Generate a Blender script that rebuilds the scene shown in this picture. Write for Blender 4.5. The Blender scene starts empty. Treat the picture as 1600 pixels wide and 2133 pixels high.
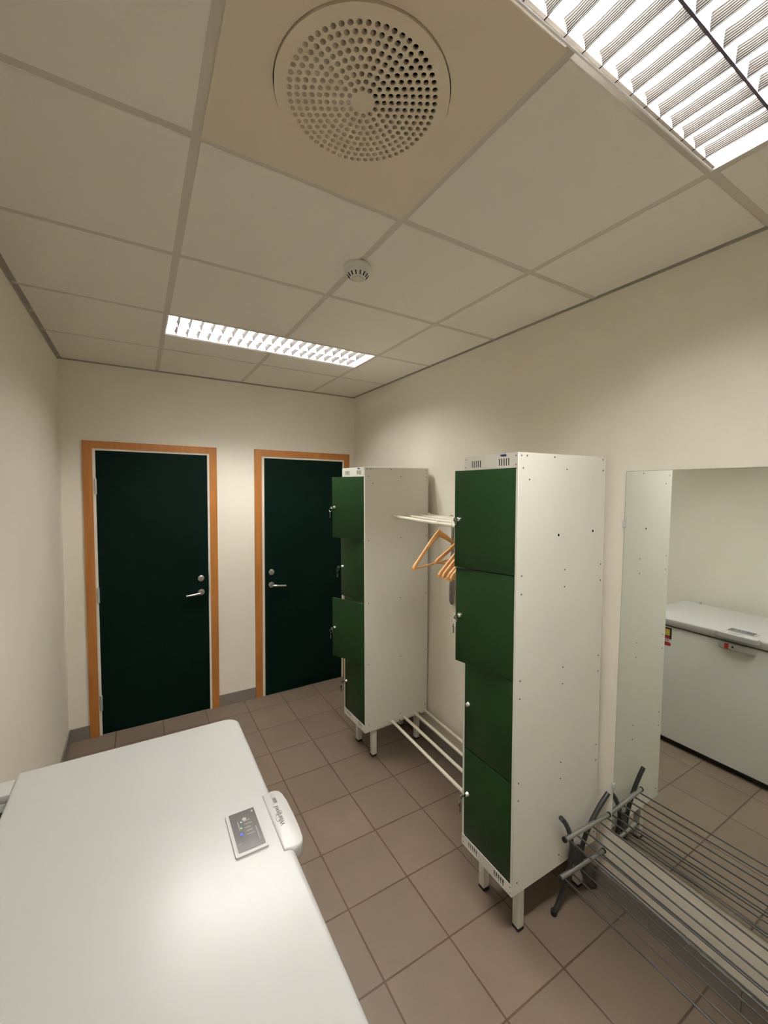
import bpy, bmesh, math, random
from mathutils import Matrix, Vector
random.seed(7)
PI = math.pi
SC = bpy.context.scene
COL = SC.collection

# ------------------------------------------------------------------ camera, world, exposure
CAM = (0.4399, 0.0, 1.7902)
cam_d = bpy.data.cameras.new('camera')
cam_d.sensor_fit = 'HORIZONTAL'
cam_d.sensor_width = 36.0
cam_d.lens = 36.0 * 864.16 / 1600.0
cam_d.clip_start = 0.02
cam_o = bpy.data.objects.new('camera', cam_d)
COL.objects.link(cam_o)
cam_o.matrix_world = (Matrix.Translation(CAM) @ Matrix.Rotation(-0.5368, 4, 'Z')
                      @ Matrix.Rotation(1.5165, 4, 'X') @ Matrix.Rotation(0.0100, 4, 'Z'))
SC.camera = cam_o

world = bpy.data.worlds.new('world')
SC.world = world
world.use_nodes = True
world.node_tree.nodes['Background'].inputs[0].default_value = (0.02, 0.02, 0.02, 1)
world.node_tree.nodes['Background'].inputs[1].default_value = 0.0

SC.view_settings.view_transform = 'Standard'
SC.view_settings.look = 'None'
SC.view_settings.gamma = 1.0
SC.view_settings.use_curve_mapping = False
SC.view_settings.exposure = 0.0
TUBE_STRENGTH = 165.0
TUBE_COLOUR = (1.0, 0.965, 0.92)
SC.cycles.max_bounces = 12
SC.cycles.diffuse_bounces = 7
SC.cycles.glossy_bounces = 6
SC.cycles.sample_clamp_indirect = 20.0
SC.cycles.use_denoising = True

# room dimensions (metres)
XR, YB, YF, H = 2.2048, 3.5277, -1.0, 2.645

# ------------------------------------------------------------------ materials
MATS = {}
def mat(name, col, rough=0.5, metal=0.0, noise=0.0, nscale=40.0, bump=0.0, bscale=200.0, spec=0.5, emit=None, estr=0.0, coat=0.0):
    m = bpy.data.materials.new(name)
    m.use_nodes = True
    nt = m.node_tree
    b = nt.nodes['Principled BSDF']
    b.inputs['Base Color'].default_value = (*col, 1)
    b.inputs['Roughness'].default_value = rough
    b.inputs['Metallic'].default_value = metal
    b.inputs['Specular IOR Level'].default_value = spec
    if coat:
        b.inputs['Coat Weight'].default_value = coat
    if emit:
        b.inputs['Emission Color'].default_value = (*emit, 1)
        b.inputs['Emission Strength'].default_value = estr
    tc = nt.nodes.new('ShaderNodeTexCoord')
    if noise:
        n = nt.nodes.new('ShaderNodeTexNoise')
        n.inputs['Scale'].default_value = nscale
        n.inputs['Detail'].default_value = 4
        nt.links.new(tc.outputs['Object'], n.inputs['Vector'])
        r = nt.nodes.new('ShaderNodeMix')
        r.data_type = 'RGBA'
        r.inputs[6].default_value = (*[c * (1 - noise) for c in col], 1)
        r.inputs[7].default_value = (*[min(1, c * (1 + noise)) for c in col], 1)
        nt.links.new(n.outputs['Fac'], r.inputs[0])
        nt.links.new(r.outputs[2], b.inputs['Base Color'])
    if bump:
        n2 = nt.nodes.new('ShaderNodeTexNoise')
        n2.inputs['Scale'].default_value = bscale
        n2.inputs['Detail'].default_value = 3
        nt.links.new(tc.outputs['Object'], n2.inputs['Vector'])
        bp = nt.nodes.new('ShaderNodeBump')
        bp.inputs['Strength'].default_value = bump
        bp.inputs['Distance'].default_value = 0.002
        nt.links.new(n2.outputs['Fac'], bp.inputs['Height'])
        nt.links.new(bp.outputs['Normal'], b.inputs['Normal'])
    MATS[name] = m
    return m

mat('wall_paint', (0.83, 0.795, 0.70), 0.75, noise=0.02, nscale=6, bump=0.25, bscale=350, spec=0.2)
mat('ceiling_tile', (0.83, 0.80, 0.73), 0.9, noise=0.03, nscale=500, bump=0.25, bscale=600, spec=0.1)
mat('ceiling_grid', (0.64, 0.59, 0.525), 0.6, spec=0.2)
mat('grid_trim', (0.42, 0.39, 0.34), 0.6, spec=0.2)
mat('vent_cream', (0.74, 0.655, 0.52), 0.5, spec=0.3)
mat('black_void', (0.006, 0.006, 0.006), 0.9, spec=0.0)
mat('skirting_tile', (0.20, 0.175, 0.15), 0.5, noise=0.08, nscale=30)
mat('door_green', (0.0008, 0.0075, 0.0048), 0.5, spec=0.07, noise=0.15, nscale=4)
mat('white_frame', (0.72, 0.69, 0.61), 0.5)
mat('steel', (0.62, 0.61, 0.59), 0.32, metal=1.0)
mat('chrome', (0.82, 0.82, 0.82), 0.12, metal=1.0)
mat('hinge_metal', (0.55, 0.56, 0.52), 0.4, metal=0.5)
mat('locker_white', (0.73, 0.725, 0.66), 0.42, noise=0.02, nscale=5, spec=0.4)
mat('locker_green', (0.0085, 0.034, 0.0078), 0.45, spec=0.22, noise=0.05, nscale=5)
mat('rivet_grey', (0.12, 0.11, 0.10), 0.4, metal=0.4)
mat('rail_cream', (0.82, 0.79, 0.68), 0.35)
mat('rubber_black', (0.01, 0.01, 0.01), 0.7)
mat('freezer_white', (0.485, 0.49, 0.48), 0.285, spec=0.42)
mat('freezer_grey', (0.72, 0.73, 0.705), 0.38)
mat('panel_dark', (0.085, 0.08, 0.075), 0.2, spec=0.6)
mat('print_grey', (0.14, 0.14, 0.14), 0.5)
mat('print_light', (0.36, 0.36, 0.35), 0.5)
mat('blue_led', (0.02, 0.05, 0.5), 0.4, emit=(0.01, 0.06, 1.0), estr=1.1)
mat('green_led', (0.3, 0.8, 0.4), 0.4, emit=(0.3, 1.0, 0.4), estr=0.5)
mat('tag_red', (0.45, 0.02, 0.02), 0.5)
mat('tag_yellow', (0.62, 0.52, 0.10), 0.5)
mat('tag_black', (0.015, 0.015, 0.015), 0.5)
mat('badge_blue', (0.015, 0.03, 0.20), 0.4)
mat('rack_steel', (0.13, 0.13, 0.13), 0.38, metal=0.75)
mat('rack_tube', (0.065, 0.065, 0.07), 0.4, metal=0.5)
mat('rack_rail', (0.36, 0.37, 0.35), 0.35, metal=0.75)
mat('shoehorn_grey', (0.16, 0.13, 0.115), 0.4)
mat('mirror_glass', (0.84, 0.88, 0.845), 0.015, metal=1.0)
mat('mirror_edge', (0.10, 0.14, 0.12), 0.2)
mat('plastic_clear', (0.6, 0.62, 0.6), 0.2)
mat('detector_white', (0.70, 0.70, 0.66), 0.5)
mat('detector_cap', (0.68, 0.65, 0.54), 0.4)
mat('lamp_white', (0.80, 0.80, 0.80), 0.5)
mat('reflector', (0.88, 0.88, 0.88), 0.35, spec=0.6)
mat('spine_dark', (0.10, 0.085, 0.13), 0.4)
mat('tube_light', (0.9, 0.9, 0.9), 0.5, emit=TUBE_COLOUR, estr=TUBE_STRENGTH)

def wood(name, a, b, scale, stretch):
    m = bpy.data.materials.new(name)
    m.use_nodes = True
    nt = m.node_tree
    p = nt.nodes['Principled BSDF']
    p.inputs['Roughness'].default_value = 0.42
    tc = nt.nodes.new('ShaderNodeTexCoord')
    mp = nt.nodes.new('ShaderNodeMapping')
    mp.inputs['Scale'].default_value = stretch
    n = nt.nodes.new('ShaderNodeTexNoise')
    n.inputs['Scale'].default_value = scale
    n.inputs['Detail'].default_value = 6
    r = nt.nodes.new('ShaderNodeValToRGB')
    r.color_ramp.elements[0].color = (*a, 1)
    r.color_ramp.elements[0].position = 0.3
    r.color_ramp.elements[1].color = (*b, 1)
    r.color_ramp.elements[1].position = 0.7
    nt.links.new(tc.outputs['Object'], mp.inputs['Vector'])
    nt.links.new(mp.outputs[0], n.inputs['Vector'])
    nt.links.new(n.outputs['Fac'], r.inputs[0])
    nt.links.new(r.outputs[0], p.inputs['Base Color'])
    MATS[name] = m
wood('casing_wood', (0.34, 0.128, 0.023), (0.43, 0.172, 0.034), 5, (12, 12, 0.6))
wood('door_edge_wood', (0.20, 0.11, 0.05), (0.27, 0.16, 0.08), 5, (12, 12, 0.6))
wood('hanger_wood', (0.55, 0.27, 0.075), (0.66, 0.35, 0.11), 14, (1, 6, 6))

def floor_material():
    m = bpy.data.materials.new('floor_tiles')
    m.use_nodes = True
    nt = m.node_tree
    L = nt.links
    p = nt.nodes['Principled BSDF']
    geo = nt.nodes.new('ShaderNodeNewGeometry')
    sep = nt.nodes.new('ShaderNodeSeparateXYZ')
    L.new(geo.outputs['Position'], sep.inputs[0])
    def math_(op, a, b=None):
        n = nt.nodes.new('ShaderNodeMath')
        n.operation = op
        for i, v in enumerate((a, b)):
            if v is None:
                continue
            if isinstance(v, (int, float)):
                n.inputs[i].default_value = v
            else:
                L.new(v, n.inputs[i])
        return n.outputs[0]
    S = 0.3019
    cells, edges = [], []
    for out, off in ((sep.outputs[0], 1.1806), (sep.outputs[1], 3.3191)):
        t = math_('DIVIDE', math_('SUBTRACT', out, off - 30 * S), S)
        cells.append(math_('FLOOR', t))
        f = math_('FRACT', t)
        edges.append(math_('MINIMUM', f, math_('SUBTRACT', 1.0, f)))
    d = math_('MULTIPLY', math_('MINIMUM', edges[0], edges[1]), S)
    mr = nt.nodes.new('ShaderNodeMapRange')
    mr.inputs[1].default_value = 0.0023
    mr.inputs[2].default_value = 0.0038
    L.new(d, mr.inputs[0])
    cv = nt.nodes.new('ShaderNodeCombineXYZ')
    L.new(cells[0], cv.inputs[0])
    L.new(cells[1], cv.inputs[1])
    wn = nt.nodes.new('ShaderNodeTexWhiteNoise')
    L.new(cv.outputs[0], wn.inputs['Vector'])
    n1 = nt.nodes.new('ShaderNodeTexNoise')
    n1.inputs['Scale'].default_value = 5
    n1.inputs['Detail'].default_value = 5
    L.new(geo.outputs['Position'], n1.inputs['Vector'])
    n2 = nt.nodes.new('ShaderNodeTexNoise')
    n2.inputs['Scale'].default_value = 260
    n2.inputs['Detail'].default_value = 2
    L.new(geo.outputs['Position'], n2.inputs['Vector'])
    v = math_('ADD', math_('MULTIPLY', wn.outputs['Value'], 0.10), 0.95)
    v = math_('MULTIPLY', v, math_('ADD', math_('MULTIPLY', n1.outputs['Fac'], 0.24), 0.88))
    v = math_('MULTIPLY', v, math_('ADD', math_('MULTIPLY', n2.outputs['Fac'], 0.14), 0.93))
    base = nt.nodes.new('ShaderNodeMix')
    base.data_type = 'RGBA'
    base.blend_type = 'MULTIPLY'
    base.inputs[0].default_value = 1.0
    base.inputs[6].default_value = (0.180, 0.138, 0.102, 1)
    L.new(v, base.inputs[7])
    mx = nt.nodes.new('ShaderNodeMix')
    mx.data_type = 'RGBA'
    mx.inputs[6].default_value = (0.085, 0.055, 0.036, 1)
    L.new(mr.outputs[0], mx.inputs[0])
    L.new(base.outputs[2], mx.inputs[7])
    L.new(mx.outputs[2], p.inputs['Base Color'])
    p.inputs['Roughness'].default_value = 0.42
    p.inputs['Specular IOR Level'].default_value = 0.35
    bp = nt.nodes.new('ShaderNodeBump')
    bp.inputs['Strength'].default_value = 0.6
    bp.inputs['Distance'].default_value = 0.002
    L.new(mr.outputs[0], bp.inputs['Height'])
    L.new(bp.outputs['Normal'], p.inputs['Normal'])
    MATS['floor_tiles'] = m
floor_material()

def ribbed(name, col, axis_scale):
    m = mat(name, col, 0.7, spec=0.0)
    nt = m.node_tree
    p = nt.nodes['Principled BSDF']
    tc = nt.nodes.new('ShaderNodeTexCoord')
    w = nt.nodes.new('ShaderNodeTexWave')
    w.bands_direction = 'Z'
    w.inputs['Scale'].default_value = axis_scale
    nt.links.new(tc.outputs['Object'], w.inputs['Vector'])
    bp = nt.nodes.new('ShaderNodeBump')
    bp.inputs['Strength'].default_value = 0.6
    bp.inputs['Distance'].default_value = 0.002
    nt.links.new(w.outputs['Fac'], bp.inputs['Height'])
    nt.links.new(bp.outputs['Normal'], p.inputs['Normal'])
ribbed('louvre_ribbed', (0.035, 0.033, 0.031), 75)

# ------------------------------------------------------------------ mesh helpers
class MB:
    """collects shapes into one mesh; material slots by name"""
    def __init__(self):
        self.v, self.f, self.m, self.s, self.names = [], [], [], [], []
    def slot(self, n):
        if n not in self.names:
            self.names.append(n)
        return self.names.index(n)
    def add(self, vs, fs, m, M=None, smooth=False):
        o = len(self.v)
        for p in vs:
            p = Vector(p)
            if M is not None:
                p = M @ p
            self.v.append(tuple(p))
        k = self.slot(m)
        for f in fs:
            self.f.append([i + o for i in f])
            self.m.append(k)
            self.s.append(smooth)
        return self
    def box(self, a, b, m, M=None, bev=0.0, seg=2):
        x0, y0, z0 = a
        x1, y1, z1 = b
        vs = [(x0, y0, z0), (x1, y0, z0), (x1, y1, z0), (x0, y1, z0), (x0, y0, z1), (x1, y0, z1), (x1, y1, z1), (x0, y1, z1)]
        fs = [(0, 3, 2, 1), (4, 5, 6, 7), (0, 1, 5, 4), (1, 2, 6, 5), (2, 3, 7, 6), (3, 0, 4, 7)]
        if bev <= 0:
            return self.add(vs, fs, m, M)
        bm = bmesh.new()
        bv = [bm.verts.new(p) for p in vs]
        for f in fs:
            bm.faces.new([bv[i] for i in f])
        bmesh.ops.bevel(bm, geom=bm.edges[:], offset=bev, segments=seg, profile=0.5, affect='EDGES')
        self.from_bm(bm, m, M, True)
        return self
    def from_bm(self, bm, m, M=None, smooth=False):
        bm.verts.index_update()
        self.add([v.co[:] for v in bm.verts], [[v.index for v in f.verts] for f in bm.faces], m, M, smooth)
        bm.free()
    def prism(self, poly, z0, z1, m, M=None, smooth=False, cap=None):
        n = len(poly)
        vs = [(x, y, z0) for x, y in poly] + [(x, y, z1) for x, y in poly]
        fs = [(i, (i + 1) % n, n + (i + 1) % n, n + i) for i in range(n)]
        self.add(vs, fs, m, M, smooth)
        self.add(vs, [tuple(range(n - 1, -1, -1)), tuple(range(n, 2 * n))], cap or m, M)
        return self
    def tube(self, pts, r, m, M=None, n=12, caps=True, ry=None):
        pts = [Vector(p) for p in pts]
        rs = r if isinstance(r, (list, tuple)) else [r] * len(pts)
        rings, up = [], None
        for i, p in enumerate(pts):
            t = (pts[min(i + 1, len(pts) - 1)] - pts[max(i - 1, 0)]).normalized()
            if up is None:
                up = Vector((0, 0, 1)) if abs(t.z) < 0.9 else Vector((1, 0, 0))
            u = (up - t * up.dot(t)).normalized()
            w = t.cross(u)
            up = u
            ra = rs[i]
            rb = ry if ry else ra
            rings.append([p + u * math.cos(2 * PI * k / n) * ra + w * math.sin(2 * PI * k / n) * rb for k in range(n)])
        vs = [q for ring in rings for q in ring]
        fs = []
        for i in range(len(pts) - 1):
            for k in range(n):
                a, b = i * n + k, i * n + (k + 1) % n
                fs.append((a, b, b + n, a + n))
        self.add(vs, fs, m, M, True)
        if caps:
            e = (len(pts) - 1) * n
            self.add(vs, [tuple(range(n - 1, -1, -1)), tuple(range(e, e + n))], m, M)
        return self
    def lathe(self, prof, m, M=None, n=32, smooth=True):
        vs, fs = [], []
        for r, z in prof:
            for k in range(n):
                a = 2 * PI * k / n
                vs.append((r * math.cos(a), r * math.sin(a), z))
        for i in range(len(prof) - 1):
            for k in range(n):
                a, b = i * n + k, i * n + (k + 1) % n
                fs.append((a, b, b + n, a + n))
        self.add(vs, fs, m, M, smooth)
        return self
    def plate(self, outer, holes, z0, z1, m, M=None):
        """flat plate with through holes (outlines in the xy plane)"""
        cu = bpy.data.curves.new('outline', 'CURVE')
        cu.dimensions = '2D'
        cu.fill_mode = 'BOTH'
        cu.extrude = (z1 - z0) / 2
        for pl in [outer] + holes:
            sp = cu.splines.new('POLY')
            sp.points.add(len(pl) - 1)
            for pt, (x, y) in zip(sp.points, pl):
                pt.co = (x, y, 0, 1)
            sp.use_cyclic_u = True
        ob = bpy.data.objects.new('outline', cu)
        COL.objects.link(ob)
        dg = bpy.context.evaluated_depsgraph_get()
        me = bpy.data.meshes.new_from_object(ob.evaluated_get(dg))
        self.add([(v.co.x, v.co.y, v.co.z + (z0 + z1) / 2) for v in me.vertices], [list(p.vertices) for p in me.polygons], m, M)
        bpy.data.objects.remove(ob)
        bpy.data.curves.remove(cu)
        bpy.data.meshes.remove(me)
        return self
    def build(self, name, parent=None, loc=None):
        me = bpy.data.meshes.new(name)
        me.from_pydata(self.v, [], self.f)
        for n in self.names:
            me.materials.append(MATS[n])
        me.polygons.foreach_set('material_index', self.m)
        me.polygons.foreach_set('use_smooth', self.s)
        me.validate()
        bm = bmesh.new()
        bm.from_mesh(me)
        bmesh.ops.remove_doubles(bm, verts=bm.verts[:], dist=1e-6)
        bmesh.ops.recalc_face_normals(bm, faces=bm.faces[:])
        bm.to_mesh(me)
        bm.free()
        try:
            me.set_sharp_from_angle(angle=math.radians(40))
        except Exception:
            pass
        me.update()
        o = bpy.data.objects.new(name, me)
        COL.objects.link(o)
        if parent is not None:
            o.parent = parent
        if loc is not None:
            o.location = loc
        return o

def tag(o, label=None, cat=None, group=None, kind=None):
    for k, v in (('label', label), ('category', cat), ('group', group), ('kind', kind)):
        if v:
            o[k] = v
    return o
def empty(name, M, label, cat, group=None):
    o = bpy.data.objects.new(name, None)
    o.empty_display_size = 0.05
    o.matrix_world = M
    COL.objects.link(o)
    return tag(o, label, cat, group)
def T(x, y, z):
    return Matrix.Translation((x, y, z))
def R(a, ax):
    return Matrix.Rotation(a, 4, ax)
def circle(cx, cy, r, n=24):
    return [(cx + r * math.cos(2 * PI * k / n), cy + r * math.sin(2 * PI * k / n)) for k in range(n)]
def rrect(x0, y0, x1, y1, rs, n=8):
    """rounded rectangle outline; rs = radius or four radii (x0y0, x1y0, x1y1, x0y1)"""
    if not isinstance(rs, (list, tuple)):
        rs = [rs] * 4
    out = []
    for (cx, cy, sx, sy, a0), r in zip(((x0, y0, 1, 1, PI), (x1, y0, -1, 1, 1.5 * PI), (x1, y1, -1, -1, 0), (x0, y1, 1, -1, .5 * PI)), rs):
        if r <= 1e-6:
            out.append((cx, cy))
            continue
        for k in range(n + 1):
            a = a0 + (PI / 2) * k / n
            out.append((cx + sx * r + r * math.cos(a), cy + sy * r + r * math.sin(a)))
    return out
def text_into(mb, body, size, m, M, shear=0.0, depth=0.0004, bold=0.0, space=1.0):
    cu = bpy.data.curves.new('lettering', 'FONT')
    cu.body = body
    cu.size = size
    cu.extrude = depth
    cu.shear = shear
    cu.offset = bold
    cu.space_character = space
    cu.align_x = 'CENTER'
    cu.align_y = 'CENTER'
    ob = bpy.data.objects.new('lettering', cu)
    COL.objects.link(ob)
    dg = bpy.context.evaluated_depsgraph_get()
    me = bpy.data.meshes.new_from_object(ob.evaluated_get(dg))
    mb.add([v.co[:] for v in me.vertices], [list(p.vertices) for p in me.polygons], m, M)
    bpy.data.objects.remove(ob)
    bpy.data.curves.remove(cu)
    bpy.data.meshes.remove(me)
def struct(mb, name, label):
    return tag(mb.build(name), label, None, None, 'structure')

# ------------------------------------------------------------------ the room shell
W = 0.12
D1 = dict(c0=0.120, c1=0.986, ct=2.106, f0=0.176, f1=0.932, ft=2.056, s0=0.196, s1=0.913, st=2.040)
D2 = dict(c0=1.280, c1=2.149, ct=2.112, f0=1.338, f1=2.096, ft=2.058, s0=1.362, s1=2.078, st=2.040)

struct(MB().box((-W, YF - W, -0.1), (XR + W, YB + 1.0, 0.0), 'floor_tiles'), 'floor', 'brown square floor tiles with dark joints')
struct(MB().box((-W, YF - W, 0.0), (0, YB + W, H + 0.2), 'wall_paint'), 'wall_left', 'plain cream wall behind the chest freezer')
struct(MB().box((XR, YF - W, 0.0), (XR + W, YB + W, H + 0.2), 'wall_paint'), 'wall_right', 'plain cream wall behind the lockers and the mirror')
struct(MB().box((0, YF - W, 0.0), (XR, YF, H + 0.2), 'wall_paint'), 'wall_front', 'plain cream wall behind the camera')
wb = MB()
x = 0.0
for d in (D1, D2):
    wb.box((x, YB, 0), (d['f0'], YB + W, H + 0.2), 'wall_paint')
    wb.box((d['f0'], YB, d['ft']), (d['f1'], YB + W, H + 0.2), 'wall_paint')
    x = d['f1']
wb.box((x, YB, 0), (XR, YB + W, H + 0.2), 'wall_paint')
struct(wb, 'wall_back', 'plain cream wall with two green doors')

# suspended ceiling: recessed T bars and square tiles that hang a little below them
XL = [0.0, 0.5813, 1.1813, 1.7813, XR]
YL = [YF, -0.648, -0.048, 0.552, 1.152, 1.752, 2.352, 2.952, YB]
LAMP_NEAR = (0.2575, 0.5465)      # y span of the module
LAMP_FAR = (2.3690, 2.6700)
ce = MB()
def tile(x0, x1, y0, y1):
    ce.box((x0, y0, H), (x1, y1, H + 0.018), 'ceiling_tile', bev=0.0015, seg=1)
g = 0.012
for i in range(4):
    for j in range(8):
        x0, x1 = XL[i] + (0.022 if i == 0 else g), XL[i + 1] - (0.016 if i == 3 else g)
        y0, y1 = YL[j] + (0.02 if j == 0 else g), YL[j + 1] - (0.012 if j == 7 else g)
        if i == 1 and j == 3:
            continue                        # air diffuser
        if i in (1, 2) and j == 2:
            tile(x0, x1, y0, LAMP_NEAR[0] - 0.012)
            continue
        if i in (1, 2) and j == 6:
            tile(x0, x1, LAMP_FAR[1] + 0.012, y1)
            continue
        tile(x0, x1, y0, y1)
for xx in XL[1:-1]:
    for ya, yb in (((YF, LAMP_NEAR[0]), (LAMP_NEAR[1], LAMP_FAR[0]), (LAMP_FAR[1], YB)) if xx == XL[2] else ((YF, YB),)):
        ce.box((xx - 0.0125, ya, H + 0.0025), (xx + 0.0125, yb, H + 0.02), 'ceiling_grid')
for yy in YL[1:-1] + [LAMP_NEAR[0] - 0.004, LAMP_FAR[1] + 0.004]:
    ce.box((0, yy - 0.0125, H + 0.0030), (XL[1], yy + 0.0125, H + 0.02), 'ceiling_grid')
    ce.box((XL[1], yy - 0.0125, H + 0.0030), (XL[3], yy + 0.0125, H + 0.02), 'ceiling_grid')
    ce.box((XL[3], yy - 0.0125, H + 0.0030), (XR, yy + 0.0125, H + 0.02), 'ceiling_grid')
ce.box((0, YF, H + 0.15), (XR, YB, H + 0.2), 'black_void')
struct(ce, 'ceiling', 'suspended ceiling of square white tiles in a grid')

# wall angle trim around the ceiling
t = MB()
t.box((0, YF, H + 0.004), (0.024, YB, H + 0.007), 'grid_trim')
t.box((0, YF, H - 0.010), (0.0025, YB, H + 0.004), 'grid_trim')
struct(t, 'trim_1', 'thin grey ceiling edge trim along the left wall')
t = MB()
t.box((XR - 0.018, YF, H + 0.004), (XR, YB, H + 0.007), 'grid_trim')
t.box((XR - 0.0025, YF, H - 0.005), (XR, YB, H + 0.004), 'grid_trim')
struct(t, 'trim_2', 'thin grey ceiling edge trim along the right wall')
t = MB()
t.box((0.024, YB - 0.016, H + 0.004), (XR - 0.018, YB, H + 0.007), 'grid_trim')
t.box((0.003, YB - 0.0025, H - 0.008), (XR - 0.003, YB, H + 0.004), 'grid_trim')
struct(t, 'trim_3', 'thin grey ceiling edge trim above the two doors')

# tiled skirting
SK, SKH = 0.009, 0.092
def skirting(spans, axis, at):
    m = MB()
    for a, b in spans:
        k = a
        while k < b - 1e-4:
            e = min(b, k + 0.302)
            p, q = k + 0.0012, e - 0.0012
            if axis == 'y':
                lo, hi = (at, at + SK) if at < 1 else (at - SK, at)
                m.box((lo, p, 0), (hi, q, SKH), 'skirting_tile', bev=0.001, seg=1)
            else:
                m.box((p, at - SK, 0), (q, at, SKH), 'skirting_tile', bev=0.001, seg=1)
            k = e
    return m
struct(skirting([(YF, YB - SK)], 'y', 0.0), 'baseboard_left', 'brown tile skirting along the left wall')
struct(skirting([(YF, YB - SK)], 'y', XR), 'baseboard_right', 'brown tile skirting along the right wall')
struct(skirting([(0, D1['c0']), (D1['c1'], D2['c0']), (D2['c1'], XR)], 'x', YB), 'baseboard_back', 'brown tile skirting beside the doors')

# ------------------------------------------------------------------ doors
def make_door(name, d, hinge_left, ajar, label):
    leaf_front = YB - 0.006
    th = 0.04
    w = d['s1'] - d['s0']
    hx = d['s0'] if hinge_left else d['s1']
    m = MB()
    x0, x1 = (0, w) if hinge_left else (-w, 0)
    m.box((x0 + 0.0006, 0, 0.007), (x1 - 0.0006, th, d['st']), 'door_edge_wood')
    m.box((x0, -0.0012, 0.0065), (x1, 0.0, d['st'] + 0.0005), 'door_green')
    root = m.build(name)
    root.matrix_world = T(hx, leaf_front, 0) @ R(ajar, 'Z')
    tag(root, label, 'door', None, 'structure')
    inv = root.matrix_world.inverted()
    def child(mb, nm, lab=None, M=inv):
        mb.v = [tuple(M @ Vector(p)) for p in mb.v]
        o = mb.build(nm, root)
        if lab:
            o['label'] = lab
        return o
    c0, c1, ct, f0, f1, ft = (d[k] for k in ('c0', 'c1', 'ct', 'f0', 'f1', 'ft'))
    yf, yb = YB - 0.015, YB - 0.0002
    cs = MB()
    cs.add([(c0, yf, 0), (f0, yf, 0), (f0, yf, ft), (c0, yf, ct), (c0, yb, 0), (f0, yb, 0), (f0, yb, ft), (c0, yb, ct)],
           [(0, 1, 2, 3), (7, 6, 5, 4), (0, 4, 5, 1), (1, 5, 6, 2), (2, 6, 7, 3), (3, 7, 4, 0)], 'casing_wood')
    cs.add([(f1, yf, 0), (c1, yf, 0), (c1, yf, ct), (f1, yf, ft), (f1, yb, 0), (c1, yb, 0), (c1, yb, ct), (f1, yb, ft)],
           [(0, 1, 2, 3), (7, 6, 5, 4), (0, 4, 5, 1), (1, 5, 6, 2), (2, 6, 7, 3), (3, 7, 4, 0)], 'casing_wood')
    cs.add([(c0, yf, ct), (f0, yf, ft), (f1, yf, ft), (c1, yf, ct), (c0, yb, ct), (f0, yb, ft), (f1, yb, ft), (c1, yb, ct)],
           [(0, 1, 2, 3), (7, 6, 5, 4), (0, 4, 5, 1), (1, 5, 6, 2), (2, 6, 7, 3), (3, 7, 4, 0)], 'casing_wood')
    child(cs, 'door_casing', 'orange brown wooden casing around the door')
    fr = MB()
    g2 = 0.003
    ya, yz = YB - 0.009, YB + 0.11
    fr.box((f0, ya, 0), (d['s0'] - g2, yz, ft), 'white_frame')
    fr.box((d['s1'] + g2, ya, 0), (f1, yz, ft), 'white_frame')
    fr.box((d['s0'] - g2, ya, d['st'] + g2), (d['s1'] + g2, yz, ft), 'white_frame')
    fr.box((d['s0'] - g2, YB + 0.042, 0), (d['s0'] + 0.012, YB + 0.06, ft), 'white_frame')
    fr.box((d['s1'] - 0.012, YB + 0.042, 0), (d['s1'] + g2, YB + 0.06, ft), 'white_frame')
    child(fr, 'door_frame', 'narrow cream frame inside the casing')
    child(MB().box((f0, YB - 0.006, 0.0), (f1, YB + 0.08, 0.0045), 'steel'), 'threshold', 'thin grey strip under the door')
    # handle set on the free side (in the leaf's own space)
    s = 1 if hinge_left else -1
    kx = s * (w - 0.052)
    Ml = T(kx, 0, 1.075) @ R(PI / 2, 'X')
    ro = MB().lathe([(0.0, 0.010), (0.012, 0.010), (0.013, 0.009), (0.021, 0.009), (0.0235, 0.007), (0.0245, 0.001)], 'steel', Ml, 32)
    ro.box((-0.0015, -0.006, 0.0095), (0.0015, 0.006, 0.0108), 'black_void', Ml)
    ro.build('lock_cylinder', root)
    Mh = T(kx, 0, 0.966) @ R(PI / 2, 'X')
    rs = MB().lathe([(0.011, 0.010), (0.022, 0.0095), (0.0245, 0.006), (0.0255, 0.001)], 'steel', Mh, 32)
    rs.build('handle_rose', root)
    hd = MB()
    dx = -s
    pts = [(kx, 0.0, 0.966), (kx, -0.030, 0.966), (kx + dx * 0.004, -0.043, 0.966), (kx + dx * 0.014, -0.050, 0.9655), (kx + dx * 0.03, -0.052, 0.964),
           (kx + dx * 0.06, -0.052, 0.961), (kx + dx * 0.112, -0.051, 0.956)]
    hd.tube(pts, [0.0088, 0.0088, 0.0092, 0.0095, 0.009, 0.008, 0.0078], 'steel', n=14)
    hd.build('door_handle', root)
    if hinge_left:
        for z in (1.79, 1.022, 0.24):
            hm = MB()
            hm.tube([(-0.004, -0.006, z - 0.055), (-0.004, -0.006, z + 0.055)], 0.0075, 'hinge_metal', n=12)
            hm.box((-0.018, -0.0035, z - 0.05), (-0.003, -0.0005, z + 0.05), 'hinge_metal')
            hm.build('hinge', root)
        st = MB().box((w + 0.003, -0.0035, 0.95), (w + 0.009, 0.0, 1.11), 'steel')
        st.build('strike_plate', root)
    return root
make_door('door_1', D1, True, 0.0, 'dark green door with lever on its right, in orange wood casing, left')
make_door('door_2', D2, False, 0.016, 'dark green door with lever on its left, partly hidden by far locker')

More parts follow.
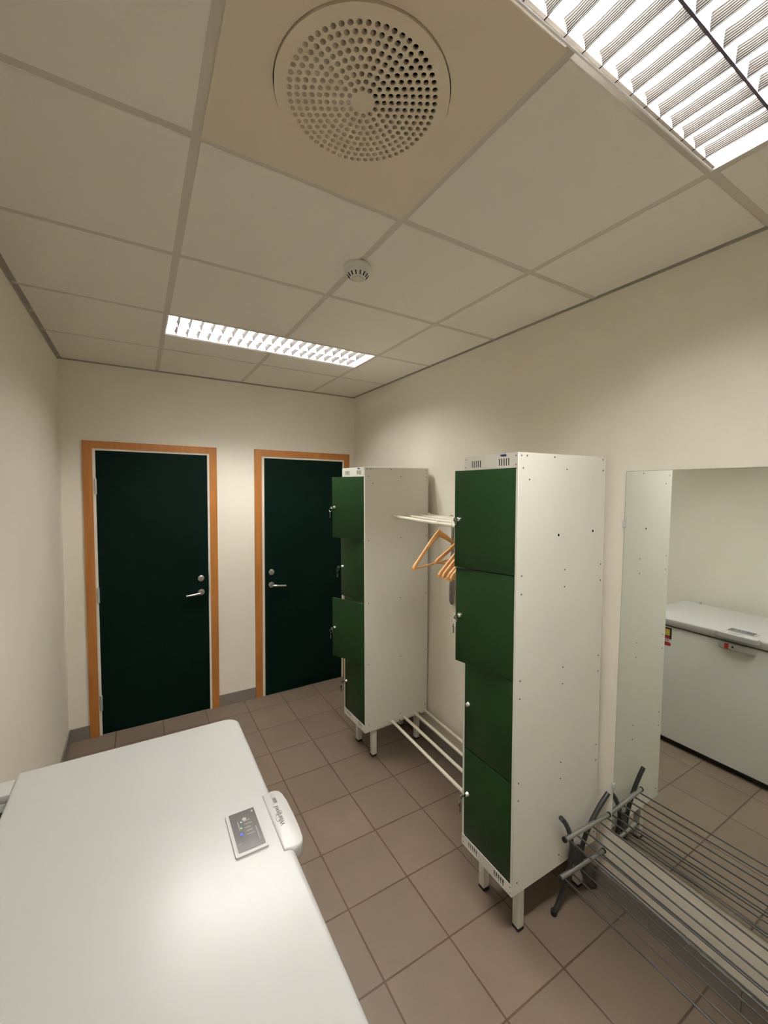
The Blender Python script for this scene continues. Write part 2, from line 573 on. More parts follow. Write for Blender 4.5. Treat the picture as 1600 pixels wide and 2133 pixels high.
# ------------------------------------------------------------------ lockers
DW, D0 = 0.270, 0.012
def make_locker(M, dep, wid, zb, zt, opens, keys, label, group, dark):
    root = empty('locker', M, label, 'locker', group)
    th = 0.005
    zp0, zp1 = zb + 0.048, zt - 0.058             # door zone
    ca = MB()
    ca.box((0, 0, zb), (dep, th, zt), 'locker_white', bev=0.0012, seg=1)
    ca.box((0, wid - th, zb), (dep, wid, zt), 'locker_white', bev=0.0012, seg=1)
    ca.box((0.002, th, zt - th), (dep, wid - th, zt), 'locker_white')
    ca.box((0.002, th, zb), (dep, wid - th, zb + th), 'locker_white')
    ca.box((dep - th, th, zb + th), (dep, wid - th, zt - th), 'locker_white')
    hts = [zp0 + (zp1 - zp0) * k / 4 for k in range(5)]
    for z in hts:
        ca.box((0.0165, th, z - 0.002), (dep - th, wid - th, z + 0.002), 'locker_white')
    ca.box((0.0, th, zp0), (0.003, D0 - 0.001, zp1), 'locker_white')
    ca.box((0.0, D0 + DW + 0.001, zp0), (0.003, wid - th, zp1), 'locker_white')
    # rivets and screw holes on the side panel
    rz = []
    for z in hts[:]:
        for off in ((0,) if dark or z == hts[4] else (0, 0.07)):
            rz.append((0.026, z - off))
            rz.append((0.275, z - off))
            rz.append((dep - 0.018, z - off))
    rz += [(0.016, zt - 0.012), (0.045, zt - 0.012), (0.20, zt - 0.012), (dep - 0.02, zt - 0.012), (0.06, zt - 0.10)]
    for px, pz in rz:
        if zb + 0.02 < pz < zt - 0.005:
            ca.lathe([(0.0, 0.0018), (0.0026, 0.0016), (0.0042, 0.0)], 'rivet_grey', T(px, 0.0005, pz) @ R(PI / 2, 'X'), 10)
    for px, pz in ((0.232, zb + 1.40), (0.452, zb + 1.405)) if not dark else ():
        ca.lathe([(0.0, 0.0006), (0.0055, 0.0005)], 'black_void', T(px, 0.0003, pz) @ R(PI / 2, 'X'), 12)
    ca.build('carcass', root)
    # slotted panels above and below the doors: local panel plane -> x = front
    P = Matrix(((0, 0, -1, 0), (1, 0, 0, 0), (0, 1, 0, 0), (0, 0, 0, 1)))     # (u,v,w) -> (-w, u, v)
    def slot_panel(z0, z1, nm, badge):
        u0, u1 = th * 0.2, wid - th * 0.2
        hol = []
        for uc in (0.070, wid - 0.072):
            for k in range(5):
                c = uc + (k - 2) * 0.0118
                zc = (z0 + z1) / 2 - (0.005 if badge else 0)
                hol.append(rrect(c - 0.0031, zc - 0.0145, c + 0.0031, zc + 0.0145, 0.0028, 3))
        m = MB()
        m.plate([(u0, z0), (u1, z0), (u1, z1), (u0, z1)], hol, 0.0, 0.002, 'locker_white', P)
        m.box((0.012, th, z0 + 0.004), (0.014, wid - th, z1 - 0.006), 'black_void')
        for u in (0.010, wid - 0.010):
            for v in (z0 + 0.012, z1 - 0.012):
                m.lathe([(0.0, 0.0012), (0.0028, 0.0)], 'rivet_grey', P @ T(u, v, 0.002), 10)
        o = m.build(nm, root)
        if badge:
            b = MB()
            b.prism(rrect(0.058, z1 - 0.0110, 0.084, z1 - 0.0035, 0.003, 3), 0.0021, 0.0032, 'badge_blue', P)
            b.prism([(0.054, z1 - 0.010), (0.060, z1 - 0.0122), (0.089, z1 - 0.0065), (0.088, z1 - 0.0045)], 0.0030, 0.0036, 'badge_blue', P)
            o2 = b.build('badge', o)
            o2['label'] = 'small blue badge'
    slot_panel(zp1 + 0.001, zt, 'top_vent_panel', True)
    slot_panel(zb, zp0 - 0.001, 'base_vent_panel', False)
    # four doors, hinged at the near side
    for k in range(4):                            # 0 = lowest
        z0, z1 = hts[k] + 0.0022, hts[k + 1] - 0.0022
        zc = (z0 + z1) / 2
        hinge = T(0.0155, D0, 0) @ T(-0.0155, 0, 0) @ R(opens[k], 'Z') @ T(0.0155, 0, 0)
        dm = MB()
        dm.box((-0.016, 0, z0), (-0.002, DW, z1), 'locker_green', bev=0.0016, seg=2)
        do = dm.build('door', root)
        do.matrix_local = hinge
        Lk = T(-0.016, DW - 0.024, zc) @ R(-PI / 2, 'Y')
        lk = MB().lathe([(0.0, 0.0142), (0.004, 0.0138), (0.0072, 0.0122), (0.0090, 0.0095), (0.0094, 0.005), (0.0112, 0.003), (0.0115, 0.0)], 'chrome', Lk, 20)
        lk.box((-0.0008, -0.005, 0.0135), (0.0008, 0.005, 0.0142), 'black_void', Lk)
        lk.build('lock', do)
        if keys[k]:
            yk, kx = DW - 0.024, -0.030
            km = MB()
            km.box((kx - 0.014, yk - 0.0009, zc - 0.004), (kx + 0.004, yk + 0.0009, zc + 0.004), 'chrome')
            km.prism(circle(0, 0, 0.0095, 18), -0.001, 0.001, 'steel', T(kx - 0.020, yk, zc) @ R(PI / 2, 'X'))
            ring = [(kx - 0.026 + 0.004 * math.sin(a), yk + 0.012 * math.cos(a), zc - 0.012 + 0.012 * math.sin(a)) for a in [2 * PI * q / 20 for q in range(21)]]
            km.tube(ring, 0.0009, 'chrome', n=6, caps=False)
            km.prism(circle(0, 0, 0.010, 18), -0.001, 0.001, 'tag_black' if k != 3 else 'steel', T(kx - 0.027, yk + 0.004, zc - 0.032) @ R(PI / 2 + 0.3, 'X') @ R(0.5, 'Y'))
            km.box((kx - 0.030, yk + 0.003, zc - 0.068), (kx - 0.024, yk + 0.005, zc - 0.040), 'steel')
            km.build('key_ring', do)
    # base frame: two bent tube frames with four feet
    inv = M.inverted()
    up = M.to_3x3().inverted() @ Vector((0, 0, 1))
    xs = (0.072, dep - 0.075)
    for sx in xs:
        for sy in (0.031, wid - 0.066):
            lm = MB()
            base = M @ Vector((sx, sy, 0))
            drop = -base.z
            lm.box((sx, sy, 0.012 + drop), (sx + 0.033, sy + 0.033, zb - 0.0005), 'locker_white', bev=0.003, seg=2)
            lg = lm.build('leg', root)
            fm = MB().box((sx - 0.001, sy - 0.001, 0.0 + drop), (sx + 0.034, sy + 0.034, 0.0125 + drop), 'rubber_black', bev=0.002, seg=1)
            fm.build('rubber_foot', lg)
    for sy in (0.031, wid - 0.066):
        rm = MB().box((xs[0] + 0.033, sy, zb - 0.030), (xs[1], sy + 0.028, zb - 0.0008), 'locker_white', bev=0.003, seg=2)
        rm.build('base_rail', root)
    return root

def LM(x0, y0, yaw, ty, tx):
    return T(x0, y0, 0) @ R(yaw, 'Z') @ R(ty, 'Y') @ R(tx, 'X')
ML1 = LM(1.6616, 1.0475, -0.0135, -0.0110, -0.0063)
ML2 = LM(1.6905, 2.303, 0.042, -0.0175, 0.0080)
make_locker(ML1, 0.5314, 0.2948, 0.214, 1.9325, [0, 0, math.radians(13), math.radians(15.3)], [True, False, True, True],
            'tall pale locker next to the mirror, its upper two green doors ajar', 'four door metal lockers', False)
make_locker(ML2, 0.510, 0.2945, 0.204, 1.9285, [0, math.radians(22.5), math.radians(5.5), math.radians(21)], [True, True, True, True],
            'far pale locker in front of the right door, first and third green doors open', 'four door metal lockers', True)

# ------------------------------------------------------------------ hat rack and low shelf between the lockers
def rail_centre(x, u, z, sag, YA, YZ):
    y = YA + (YZ - YA) * u
    return (x - 0.028 * u - (sag * math.sin(PI * u)), y, z - 0.010 * u - sag * 0.5 * math.sin(PI * u))
def rail_shelf(name, z, xs, label, cat, sag, YA, YZ):
    root = empty(name, T(2.03, (YA + YZ) / 2, z), label, cat)
    inv = root.matrix_world.inverted()
    def ctr(x, u):
        return rail_centre(x, u, z, sag, YA, YZ)
    for i, x in enumerate(xs):
        m = MB()
        yo = 0.018 * (x - 1.69) / 0.5
        pts = [Vector(ctr(x, k / 16)) + Vector((0, (yo if k == 0 else 0), 0)) for k in range(17)]
        m.tube([inv @ p for p in pts], 0.0098, 'rail_cream', n=14)
        m.build('rod', root)
    for u, w_ in ((0.0, 0.006), (1.0, -0.006)):
        m = MB()
        a, b = xs[0] - 0.034 - 0.028 * u, xs[-1] + 0.012 - 0.028 * u
        y = YA if u == 0 else YZ
        e = 0.042 if u == 0 else -0.0135
        zz = z - 0.010 * u
        vs = [(a, y + e * (a - 1.69), zz - 0.017), (b, y + e * (b - 1.69), zz - 0.017), (b, y + e * (b - 1.69), zz + 0.017), (a, y + e * (a - 1.69), zz + 0.017)]
        off = Vector((0, -w_ * 0.7, 0))
        vs = [inv @ Vector(p) for p in vs]
        vs += [p + off for p in vs]
        m.add(vs, [(0, 1, 2, 3), (7, 6, 5, 4), (0, 4, 5, 1), (1, 5, 6, 2), (2, 6, 7, 3), (3, 7, 4, 0)], 'locker_white')
        vs2 = [(xx - 0.028 * u, y + e * (xx - 1.69), zz - 0.010) for xx in (xs[1] - 0.04, xs[2] + 0.04)]
        for p in vs2:
            m.lathe([(0.0, 0.009), (0.0035, 0.0085), (0.0045, 0.004)], 'rivet_grey', T(*(inv @ Vector(p))) @ R(PI / 2 if u == 0 else -PI / 2, 'X'), 10)
        m.build('bracket', root)
    return root
UX = [1.880, 1.985, 2.085, 2.172]
rail_shelf('hat_rack', 1.616, UX, 'cream tube hat rack fixed between the two lockers at head height', 'coat rack', 0.006, 2.2885, 1.3535)
rail_shelf('shoe_shelf', 0.228, [1.892, 1.992, 2.084, 2.166], 'cream tube shelf low between the two lockers', 'shelf', 0.0, 2.2995, 1.3460)

# ------------------------------------------------------------------ wooden hangers
def hanger_meshes():
    # local: origin at the rod's top, hanger spans x, hangs down -z
    body = MB()
    def mid(s):          # s in -1..1 -> centreline (x, z)
        a = abs(s)
        z = -0.064 - 0.150 * a + 0.004 * math.sin(2 * PI * a) - 0.008 * a ** 8
        return s * 0.222, z
    N = 28
    rings = []
    for i in range(N + 1):
        s = -1 + 2 * i / N
        a = abs(s)
        xx, z = mid(s)
        hgt = 0.021 - 0.009 * min(1, a * 2.4)
        thk = 0.0065 + 0.003 * a
        if a > 0.97:
            hgt *= 0.7
        yy = -0.022 * a * a
        ring = []
        for k in range(12):
            t_ = 2 * PI * k / 12
            cx, cz = math.cos(t_), math.sin(t_)
            ring.append((xx, yy + thk * math.copysign(abs(cx) ** 0.7, cx), z + hgt * math.copysign(abs(cz) ** 0.7, cz)))
        rings.append(ring)
    vs = [p for r_ in rings for p in r_]
    fs = []
    for i in range(N):
        for k in range(12):
            a_, b_ = i * 12 + k, i * 12 + (k + 1) % 12
            fs.append((a_, b_, b_ + 12, a_ + 12))
    fs += [tuple(range(11, -1, -1)), tuple(range(N * 12, N * 12 + 12))]
    body.add(vs, fs, 'hanger_wood', None, True)
    bar = MB().tube([(-0.212, -0.020, -0.221), (0, -0.018, -0.2215), (0.212, -0.020, -0.221)], 0.0050, 'hanger_wood', n=10)
    hook = MB()
    pts = []
    for k in range(15):
        a_ = math.radians(200 - 250 * k / 14)
        pts.append((0.0165 * math.cos(a_), 0, -0.0055 - 0.009 + 0.0165 * math.sin(a_)))
    pts += [(0.0065, 0, -0.030), (0.0, 0, -0.040), (0.0, 0, -0.058)]
    hook.tube(pts, 0.0014, 'chrome', n=8)
    return body, bar, hook
HB = None
def put_hanger(rod, y, yaw, roll, label):
    global HB
    x, _, z = rail_centre(UX[rod], (2.2885 - y) / (2.2885 - 1.3515), 1.616, 0.006, 2.2885, 1.3515)
    z += 0.0093
    M = T(x, y, z) @ R(yaw, 'Z') @ R(roll, 'Y')
    root = empty('clothes_hanger', M, label, 'hanger', 'wooden hangers on the hat rack')
    if HB is None:
        b, r_, h = hanger_meshes()
        HB = [b.build('hanger_body', root), r_.build('trouser_bar', root), h.build('hook', root)]
        HB[2]['label'] = 'thin chrome hook'
    else:
        for src in HB:
            c = src.copy()
            COL.objects.link(c)
            c.parent = root
    return root
put_hanger(0, 1.800, 0.11, math.radians(-5), 'wooden hanger hanging fully in view, nearest the far locker')
put_hanger(1, 1.655, 0.0, math.radians(8), 'wooden hanger on the second rail, only its raised tip in view')
put_hanger(0, 1.538, 0.02, math.radians(-1), 'outer wooden hanger of the touching pair beside the grey shoehorn')
put_hanger(0, 1.510, 0.03, math.radians(-1), 'inner wooden hanger of the touching pair beside the grey shoehorn')
put_hanger(0, 1.468, 0.0, math.radians(-1), 'wooden hanger with only its tip seen over the shoehorn blade')
put_hanger(0, 1.442, -0.02, math.radians(-1), 'wooden hanger closest to the near locker door, almost hidden')

# ------------------------------------------------------------------ shoehorn
sh = empty('shoehorn', T(2.172, 2.06, 1.60), 'long grey shoehorn hanging on the wall behind the hangers', 'shoehorn')
m = MB()
prof = [(0.0, 0.010), (-0.02, 0.013), (-0.10, 0.0135), (-0.22, 0.0145), (-0.34, 0.0185), (-0.44, 0.023), (-0.50, 0.0245), (-0.53, 0.022), (-0.548, 0.015), (-0.553, 0.006)]
vs, fs = [], []
for z, hw in prof:
    for side in (0, 1):
        for k in range(7):
            u = -1 + k / 3
            vs.append((-0.008 * (1 - u * u) * (hw / 0.02) * (1 if z < -0.2 else 0.4) - side * 0.002 + 0.012, u * hw, z))
for i in range(len(prof) - 1):
    o, q = i * 14, (i + 1) * 14
    for k in range(6):
        fs.append((o + k, o + k + 1, q + k + 1, q + k))
        fs.append((o + 7 + k + 1, o + 7 + k, q + 7 + k, q + 7 + k + 1))
    fs.append((o, q, q + 7, o + 7))
    fs.append((o + 6, o + 13, q + 13, q + 6))
fs.append((0, 7, 8, 9, 10, 11, 12, 13, 6, 5, 4, 3, 2, 1))
m.add(vs, fs, 'shoehorn_grey', None, True)
m.build('blade', sh)
m = MB()
for dz, a_, b_ in ((0, -0.010, 0.010), (-0.010, -0.009, 0.006), (-0.019, -0.010, 0.009)):
    m.box((-0.0068, a_, -0.463 + dz), (-0.0058, b_, -0.459 + dz), 'print_light')
m.build('printed_mark', sh)
m = MB().tube([(0.010, 0.0, -0.005), (0.012, 0.002, 0.012), (0.006, 0.0, 0.0285), (-0.004, -0.002, 0.031), (-0.014, 0, 0.022), (-0.016, 0, 0.008)], 0.0018, 'shoehorn_grey', n=8)
m.build('loop', sh)

# ------------------------------------------------------------------ mirror
mi = empty('wall_mirror', T(XR, 0.64, 0.31), 'tall frameless mirror on the right wall reflecting the freezer', 'mirror')
MY0, MY1, MZ0, MZ1 = 0.28 - 0.64, 0.979 - 0.64, 0.0, 1.566
m = MB()
m.box((-0.0052, MY0, MZ0), (-0.0004, MY1, MZ1), 'mirror_edge')
m.add([(-0.0054, MY0 + 0.001, MZ0 + 0.001), (-0.0054, MY1 - 0.001, MZ0 + 0.001), (-0.0054, MY1 - 0.001, MZ1 - 0.001), (-0.0054, MY0 + 0.001, MZ1 - 0.001)], [(0, 1, 2, 3)], 'mirror_glass')
m.build('glass', mi)
for yy, zz in ((MY1, 1.345), (MY1, 0.20), (MY0, 1.345), (MY0, 0.20)):
    m = MB().box((-0.010, yy - 0.007, zz - 0.014), (-0.0003, yy + 0.007, zz + 0.014), 'plastic_clear', bev=0.002, seg=1)
    m.build('clip', mi)

# ------------------------------------------------------------------ shoe rack
RK = T(1.932, 1.040, 0.0) @ R(-0.045, 'Z')
sr = empty('shoe_rack', RK, 'grey metal two tier shoe rack under the mirror', 'shoe rack')
RW, RL = 0.262, 0.835
def lean(z):                      # the ends lean a little away from the locker
    return -0.092 * z
def arc(x_top, x_mid, x_bot):
    pts = []
    for k in range(19):
        t_ = k / 18
        z = 0.006 + 0.462 * t_
        b = math.sin(PI * t_) ** 0.85
        xe = x_bot + (x_top - x_bot) * t_
        pts.append((xe + (x_mid - xe) * b, lean(z), z))
    return pts
for end in (0, 1):
    yo = -RL * end
    for a3 in ((-0.040, 0.060, -0.010), (RW + 0.002, 0.125, RW - 0.006)):
        m = MB().tube([(p[0], p[1] + yo + (0.012 if end == 0 else -0.012), p[2]) for p in arc(*a3)], 0.0098, 'rack_tube', n=14)
        lg = m.build('leg', sr)
        m = MB()
        p0 = arc(*a3)[0]
        m.lathe([(0.0, -0.006), (0.0118, -0.006), (0.0122, 0.0), (0.0122, 0.014), (0.0, 0.014)], 'rubber_black', T(p0[0], p0[1] + yo + (0.012 if end == 0 else -0.012), 0.006), 16)
        m.build('end_cap', lg)
    for z, x0, x1 in ((0.370, -0.018, RW + 0.006), (0.190, -0.018, RW + 0.006)):
        y = lean(z) + yo
        m = MB().tube([(x0, y, z), (x1, y, z)], 0.0098, 'rack_rail', n=14)
        rl = m.build('cross_rail', sr)
        for xx in (x0, x1):
            e = -0.004 if xx == x0 else 0.004
            MB().tube([(xx - e, y, z), (xx + e, y, z)], 0.0108, 'rubber_black', n=14).build('end_cap', rl)
    m = MB().box((0.070, lean(0.24) + yo + (0.003 if end == 0 else -0.021), 0.205), (0.116, lean(0.24) + yo + (0.021 if end == 0 else -0.003), 0.275), 'rack_tube', bev=0.003, seg=1)
    m.build('joint_plate', sr)
for z in (0.370, 0.190):
    for k in range(6):
        xx = 0.004 + k * 0.0495
        MB().tube([(xx, lean(z), z - 0.006), (xx, lean(z) - RL, z - 0.006)], 0.0032, 'rack_steel', n=8).build('rod', sr)

# ------------------------------------------------------------------ chest freezer
FZ = empty('chest_freezer', T(0.40, 1.06, 0), 'large white chest freezer with closed lid along the left wall', 'freezer')
fi = FZ.matrix_world.inverted()
LZ = 0.905
Y0, Y1 = 0.475, 1.638
def fb(mb, nm, parent=FZ, lab=None):
    mb.v = [tuple(fi @ Vector(p)) for p in mb.v]
    o = mb.build(nm, parent)
    if lab:
        o['label'] = lab
    return o
def rounded_slab(outline, z0, z1, m, rt, rb=0.0, n=5):
    """outline offset inwards towards the top: a slab with rounded top edges"""
    mb = MB()
    cx = sum(p[0] for p in outline) / len(outline)
    cy = sum(p[1] for p in outline) / len(outline)
    hx = max(abs(p[0] - cx) for p in outline)
    hy = max(abs(p[1] - cy) for p in outline)
    levels = []
    if rb:
        for k in range(n):
            a = PI / 2 * k / n
            levels.append((rb * (1 - math.sin(a)), z0 + rb * (1 - math.cos(a))))
    else:
        levels.append((0, z0))
    for k in range(n + 1):
        a = PI / 2 * k / n
        levels.append((rt * (1 - math.cos(a)), z1 - rt + rt * math.sin(a)))
    N = len(outline)
    vs, fs = [], []
    for ins, z in levels:
        for px, py in outline:
            vs.append((cx + (px - cx) * (1 - ins / hx), cy + (py - cy) * (1 - ins / hy), z))
    for i in range(len(levels) - 1):
        for k in range(N):
            a, b = i * N + k, i * N + (k + 1) % N
            fs.append((a, b, b + N, a + N))
    mb.add(vs, fs, m, None, True)
    e = (len(levels) - 1) * N
    mb.add(vs, [tuple(range(N - 1, -1, -1)), tuple(range(e, e + N))], m)
    return mb
body = rounded_slab(rrect(0.055, Y0 + 0.004, 0.7465, Y1 - 0.004, [0.01, 0.035, 0.035, 0.01]), 0.046, 0.843, 'freezer_grey', 0.004)
bo = fb(body, 'body')
bo['label'] = 'silver grey freezer cabinet'
fb(MB().box((0.075, Y0 + 0.02, 0.0), (0.715, Y1 - 0.02, 0.047), 'rubber_black'), 'plinth')
fb(MB().box((0.066, Y0 + 0.018, 0.8425), (0.736, Y1 - 0.018, 0.8545), 'tag_black'), 'gasket')
lid = fb(rounded_slab(rrect(0.106, Y0, 0.757, Y1, [0.003, 0.045, 0.045, 0.003], 10), 0.854, LZ, 'freezer_white', 0.012, 0.003), 'lid')
# handle over the lid's front edge
ho = [(0.731, 0.951)] + [(0.757, 0.944)] + [(0.772, 0.948), (0.7815, 0.956), (0.786, 0.970)] + [(0.7885, 1.0), (0.7895, 1.055), (0.7885, 1.11)] + [(0.785, 1.143), (0.779, 1.157), (0.770, 1.164), (0.757, 1.167), (0.731, 1.160)]
hm = rounded_slab(ho, 0.876, LZ + 0.0035, 'freezer_white', 0.006, 0.004)
hdl = fb(hm, 'lid_handle')
P2 = LZ + 0.0035
tx = MB()
text_into(tx, 'Whirlpool', 0.0178, 'print_grey', T(0.7535, 1.063, P2 + 0.0002) @ R(PI / 2, 'Z'), shear=0.15, bold=0.00022)
ring = [(0.7535 + 0.0105 * math.sin(a) + 0.004 * math.cos(a), 1.060 + 0.020 * math.cos(a), P2 + 0.0005) for a in [math.radians(-150 + 20 * k) for k in range(11)]]
tx.tube(ring, 0.0007, 'print_light', n=6)
fb(tx, 'brand_lettering', hdl)
tg = MB()
tg.box((0.7535, 1.113, P2 - 0.0005), (0.7625, 1.133, P2 + 0.0006), 'print_grey')
tg.box((0.7540, 1.133, P2 - 0.0005), (0.7622, 1.150, P2 + 0.0005), 'print_light')
fb(tg, 'handle_tag', hdl)
# lower handle lip with the key lock on the cabinet
lip = fb(rounded_slab([(0.735, 0.955), (0.760, 0.962), (0.770, 0.985), (0.773, 1.055), (0.770, 1.125), (0.760, 1.150), (0.735, 1.157)], 0.800, 0.8455, 'freezer_white', 0.004, 0.016), 'lower_grip')
lk = MB()
lk.box((0.7690, 1.092, 0.806), (0.7745, 1.112, 0.840), 'tag_red', bev=0.001, seg=1)
lk.lathe([(0.0, 0.003), (0.006, 0.003), (0.0065, 0.0)], 'tag_black', T(0.7725, 1.070, 0.826) @ R(PI / 2, 'Y'), 16)
fb(lk, 'lock_sticker', lip)
# control panel
cp = MB()
cp.prism(rrect(0.626, 0.984, 0.704, 1.132, 0.004, 4), LZ - 0.002, LZ + 0.0045, 'freezer_white')
cpo = fb(cp, 'control_panel')
dp = MB().prism(rrect(0.634, 0.994, 0.699, 1.127, 0.002, 3), LZ + 0.0042, LZ + 0.0052, 'panel_dark')
P3 = LZ + 0.0053
for k, yy in enumerate((1.040, 1.052, 1.064, 1.076, 1.088)):
    dp.box((0.664 + (k % 2) * 0.002, yy, P3 - 0.0003), (0.684 - (k % 3) * 0.003, yy + 0.0022, P3 + 0.0002), 'print_light')
dp.box((0.6885, 1.010, P3 - 0.0003), (0.690, 1.058, P3 + 0.0002), 'print_light')
dp.box((0.690, 1.112, P3 - 0.0003), (0.694, 1.119, P3 + 0.0002), 'print_light')
dp.box((0.650, 1.062, P3 - 0.0003), (0.6515, 1.094, P3 + 0.0002), 'print_light')
dp.prism(circle(0.668, 1.096, 0.0052, 18), P3 - 0.0003, P3 + 0.0004, 'print_light')
dp.prism(circle(0.642, 1.018, 0.0045, 18), P3 - 0.0003, P3 + 0.0002, 'print_grey')
fb(dp, 'display', cpo, 'dark grey glossy display')
led = MB()
led.prism(circle(0.6515, 1.0475, 0.0036, 18), P3 - 0.0003, P3 + 0.0008, 'blue_led')
for xx, yy in ((0.6585, 1.088), (0.655, 1.068)):
    led.prism(circle(xx, yy, 0.0019, 14), P3 - 0.0003, P3 + 0.0006, 'green_led')
fb(led, 'indicator_light', cpo, 'glowing blue indicator light')
# energy label stickers on the cabinet front
stk = MB()
def front_poly(y0, y1, z0, z1, m, d, r=0.001):
    Mx = Matrix(((0, 0, 1, 0.7465), (1, 0, 0, 0), (0, 1, 0, 0), (0, 0, 0, 1)))
    stk.prism(rrect(y0, z0, y1, z1, r, 4), 0.0001, d, m, Mx)
front_poly(1.425, 1.490, 0.755, 0.835, 'tag_black', 0.0008)
front_poly(1.437, 1.478, 0.778, 0.824, 'tag_yellow', 0.0011)
front_poly(1.437, 1.478, 0.757, 0.772, 'tag_red', 0.0011)
front_poly(1.428, 1.488, 0.705, 0.732, 'tag_red', 0.0008, 0.012)
front_poly(1.440, 1.476, 0.737, 0.750, 'print_light', 0.0006)
fb(stk, 'front_sticker', bo)
for yy in (1.565, 0.53):
    hg = MB()
    hg.box((0.030, yy - 0.03, 0.70), (0.100, yy + 0.042, 0.880), 'freezer_grey', bev=0.004, seg=1)
    hg.box((0.028, yy - 0.032, 0.880), (0.108, yy + 0.044, 0.9035), 'freezer_white', bev=0.005, seg=2)
    fb(hg, 'lid_hinge')

# ------------------------------------------------------------------ recessed ceiling lights
def make_lamp(y0, y1, label):
    x0, x1 = 0.590, 1.7675
    root = empty('ceiling_light', T((x0 + x1) / 2, (y0 + y1) / 2, H), label, 'ceiling light', 'recessed louvred ceiling lights')
    inv = root.matrix_world.inverted()
    def lb(mb, nm):
        mb.v = [tuple(inv @ Vector(p)) for p in mb.v]
        return mb.build(nm, root)
    t_ = 0.004
    hz = H + 0.080
    m = MB()
    m.box((x0 - t_, y0 - t_, hz), (x1 + t_, y1 + t_, hz + 0.003), 'reflector')
    m.box((x0 - t_, y0 - t_, H - 0.001), (x0, y1 + t_, hz), 'reflector')
    m.box((x1, y0 - t_, H - 0.001), (x1 + t_, y1 + t_, hz), 'reflector')
    m.box((x0, y0 - t_, H - 0.001), (x1, y0, hz), 'reflector')
    m.box((x0, y1, H - 0.001), (x1, y1 + t_, hz), 'reflector')
    lb(m, 'housing')
    ym = (y0 + y1) / 2
    m = MB()
    for ya, yb in ((y0, ym - 0.002), (y1, ym + 0.002)):
        s = 1 if yb > ya else -1
        for (e, q) in ((ya, s), (yb, -s)):
            prof = [(e, H + 0.0015), (e + q * 0.0015, H + 0.014), (e + q * 0.005, H + 0.026), (e + q * 0.012, H + 0.038)]
            vs, fs = [], []
            for py, pz in prof:
                vs += [(x0 + 0.0005, py, pz), (x1 - 0.0005, py, pz)]
            for k in range(len(prof) - 1):
                fs.append((2 * k, 2 * k + 1, 2 * k + 3, 2 * k + 2))
            m.add(vs, fs, 'reflector', None, True)
    lb(m, 'side_reflector')
    m = MB()
    m.box((x0, ym - 0.0028, H + 0.0005), (x1, ym + 0.0028, H + 0.006), 'spine_dark')
    lb(m, 'spine')
    # cross blades: wedge section with flared ends
    pitch = (x1 - x0) / 21.0
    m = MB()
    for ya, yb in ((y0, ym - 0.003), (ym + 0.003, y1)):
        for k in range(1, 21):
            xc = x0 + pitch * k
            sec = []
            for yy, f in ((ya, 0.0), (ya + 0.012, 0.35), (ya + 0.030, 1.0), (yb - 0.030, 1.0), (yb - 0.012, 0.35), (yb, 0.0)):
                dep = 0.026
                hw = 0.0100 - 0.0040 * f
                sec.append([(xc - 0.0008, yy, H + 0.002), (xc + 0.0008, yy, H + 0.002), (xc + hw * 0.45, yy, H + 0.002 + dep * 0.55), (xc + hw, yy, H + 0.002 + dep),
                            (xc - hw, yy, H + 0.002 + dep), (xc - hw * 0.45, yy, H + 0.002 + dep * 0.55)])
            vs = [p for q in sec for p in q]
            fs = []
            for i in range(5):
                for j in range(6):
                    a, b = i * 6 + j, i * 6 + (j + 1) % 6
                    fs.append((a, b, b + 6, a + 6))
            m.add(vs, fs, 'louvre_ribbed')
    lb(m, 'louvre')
    for yc in ((y0 + ym) / 2, (y1 + ym) / 2):
        m = MB()
        m.tube([(x0 + 0.035, yc, H + 0.052), (x1 - 0.035, yc, H + 0.052)], 0.0125, 'tube_light', n=16)
        m.tube([(x0 + 0.002, yc, H + 0.052), (x0 + 0.035, yc, H + 0.052)], 0.0135, 'lamp_white', n=14)
        m.tube([(x1 - 0.035, yc, H + 0.052), (x1 - 0.002, yc, H + 0.052)], 0.0135, 'lamp_white', n=14)
        lb(m, 'fluorescent_tube')
    return root
make_lamp(LAMP_NEAR[0], LAMP_NEAR[1], 'large louvred ceiling light in the top right corner, beside the air vent')
make_lamp(LAMP_FAR[0], LAMP_FAR[1], 'long louvred ceiling light above the two green doors')

# ------------------------------------------------------------------ swirl air diffuser
vx, vy = 0.883, 0.853
vt = empty('air_vent', T(vx, vy, H), 'square cream ceiling vent with a round perforated face', 'air vent')
sq = [(0.5905 - vx, 0.556 - vy), (1.1745 - vx, 0.556 - vy), (1.1745 - vx, 1.1435 - vy), (0.5905 - vx, 1.1435 - vy)]
m = MB().plate(sq, [circle(0, 0, 0.1914, 72)], -0.002, 0.002, 'vent_cream')
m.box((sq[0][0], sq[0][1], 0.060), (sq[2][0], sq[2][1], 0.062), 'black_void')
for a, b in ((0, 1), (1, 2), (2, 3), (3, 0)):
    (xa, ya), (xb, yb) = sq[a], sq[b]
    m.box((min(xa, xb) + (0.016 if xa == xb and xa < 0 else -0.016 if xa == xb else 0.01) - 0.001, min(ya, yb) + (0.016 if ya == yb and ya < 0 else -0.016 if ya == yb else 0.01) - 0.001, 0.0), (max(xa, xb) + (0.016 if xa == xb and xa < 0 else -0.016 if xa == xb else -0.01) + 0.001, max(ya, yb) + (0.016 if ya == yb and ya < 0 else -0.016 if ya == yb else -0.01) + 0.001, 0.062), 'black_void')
m.build('vent_panel', vt)
m = MB()
holes, noz = [], []
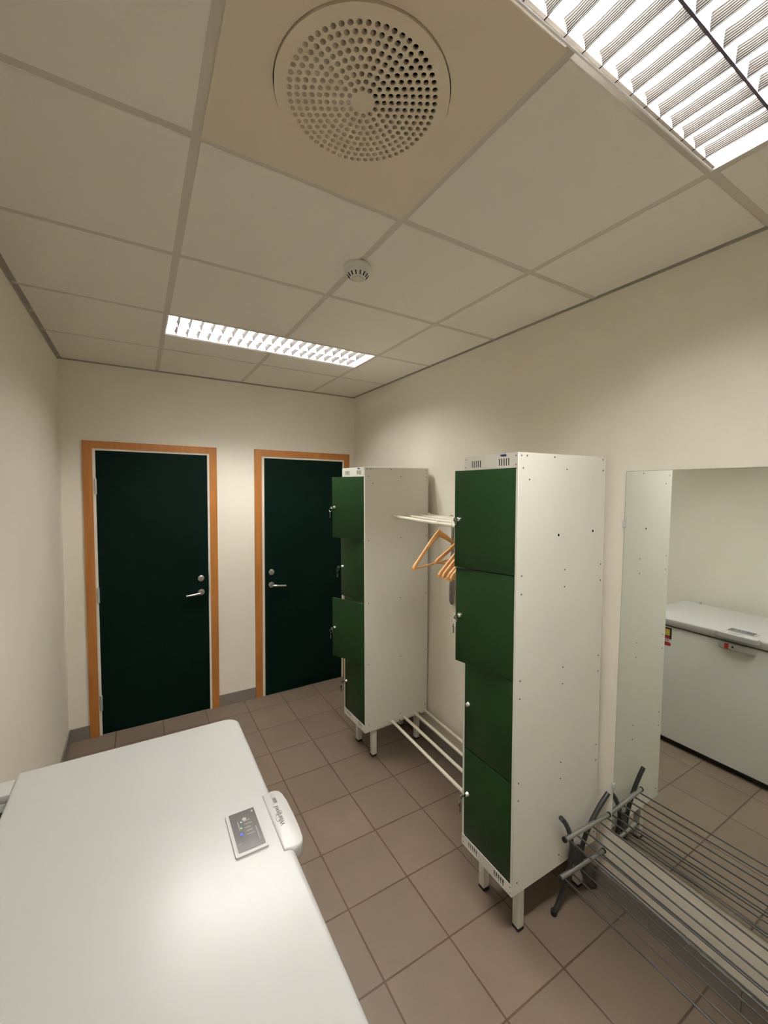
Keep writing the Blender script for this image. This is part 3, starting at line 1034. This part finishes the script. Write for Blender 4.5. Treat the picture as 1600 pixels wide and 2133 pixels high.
for n_ in range(2, 11):
    r_ = 0.0158 * n_
    for k in range(6 * n_):
        a = 2 * PI * (k + 0.5 * (n_ % 2)) / (6 * n_)
        noz.append((r_ * math.cos(a), r_ * math.sin(a), a))
for hx, hy, a in noz:
    holes.append(circle(hx, hy, 0.0058, 12))
m.plate(circle(0, 0, 0.1895, 72), holes, -0.0065, -0.0045, 'vent_cream')
m.lathe([(0.1895, -0.0055), (0.1895, 0.004)], 'vent_cream', None, 72)
# nozzles tilted in a swirl behind the holes
for hx, hy, a in noz:
    d = a + math.radians(108)
    tl = 0.54
    ax = Vector((math.sin(tl) * math.cos(d), math.sin(tl) * math.sin(d), math.cos(tl)))
    vs, fs = [], []
    for lvl in (0.0, 0.0125):
        for k in range(10):
            q = 2 * PI * k / 10
            vs.append((hx + 0.0060 * math.cos(q) + ax.x * lvl / ax.z * 0.75, hy + 0.0060 * math.sin(q) + ax.y * lvl / ax.z * 0.75, -0.0047 + lvl * 0.75))
    for k in range(10):
        fs.append((k, (k + 1) % 10, 10 + (k + 1) % 10, 10 + k))
    m.add(vs, fs, 'vent_cream', None, True)
m.build('perforated_face', vt)

# ------------------------------------------------------------------ smoke detector
sd = empty('smoke_detector', T(1.186, 1.468, H), 'round white smoke detector on the ceiling between vent and far light', 'smoke detector')
m = MB().lathe([(0.0, -0.0002), (0.050, -0.0002), (0.0515, -0.003), (0.0515, -0.016), (0.049, -0.020), (0.046, -0.021)], 'detector_white', None, 48)
m.build('base', sd)
m = MB().lathe([(0.046, -0.020), (0.045, -0.026), (0.041, -0.032), (0.030, -0.044), (0.024, -0.046), (0.0, -0.046)], 'detector_white', None, 48)
for k in range(14):
    a = 2 * PI * k / 14
    Mk = R(a, 'Z') @ T(0.0358, 0, -0.0380) @ R(math.radians(43), 'Y')
    m.box((-0.0012, -0.0020, -0.0074), (0.0012, 0.0020, 0.0074), 'black_void', Mk)
m.build('chamber', sd)
m = MB().lathe([(0.0195, -0.0455), (0.0195, -0.049), (0.017, -0.051), (0.0, -0.0515)], 'detector_cap', None, 36)
m.build('sensor_cap', sd)
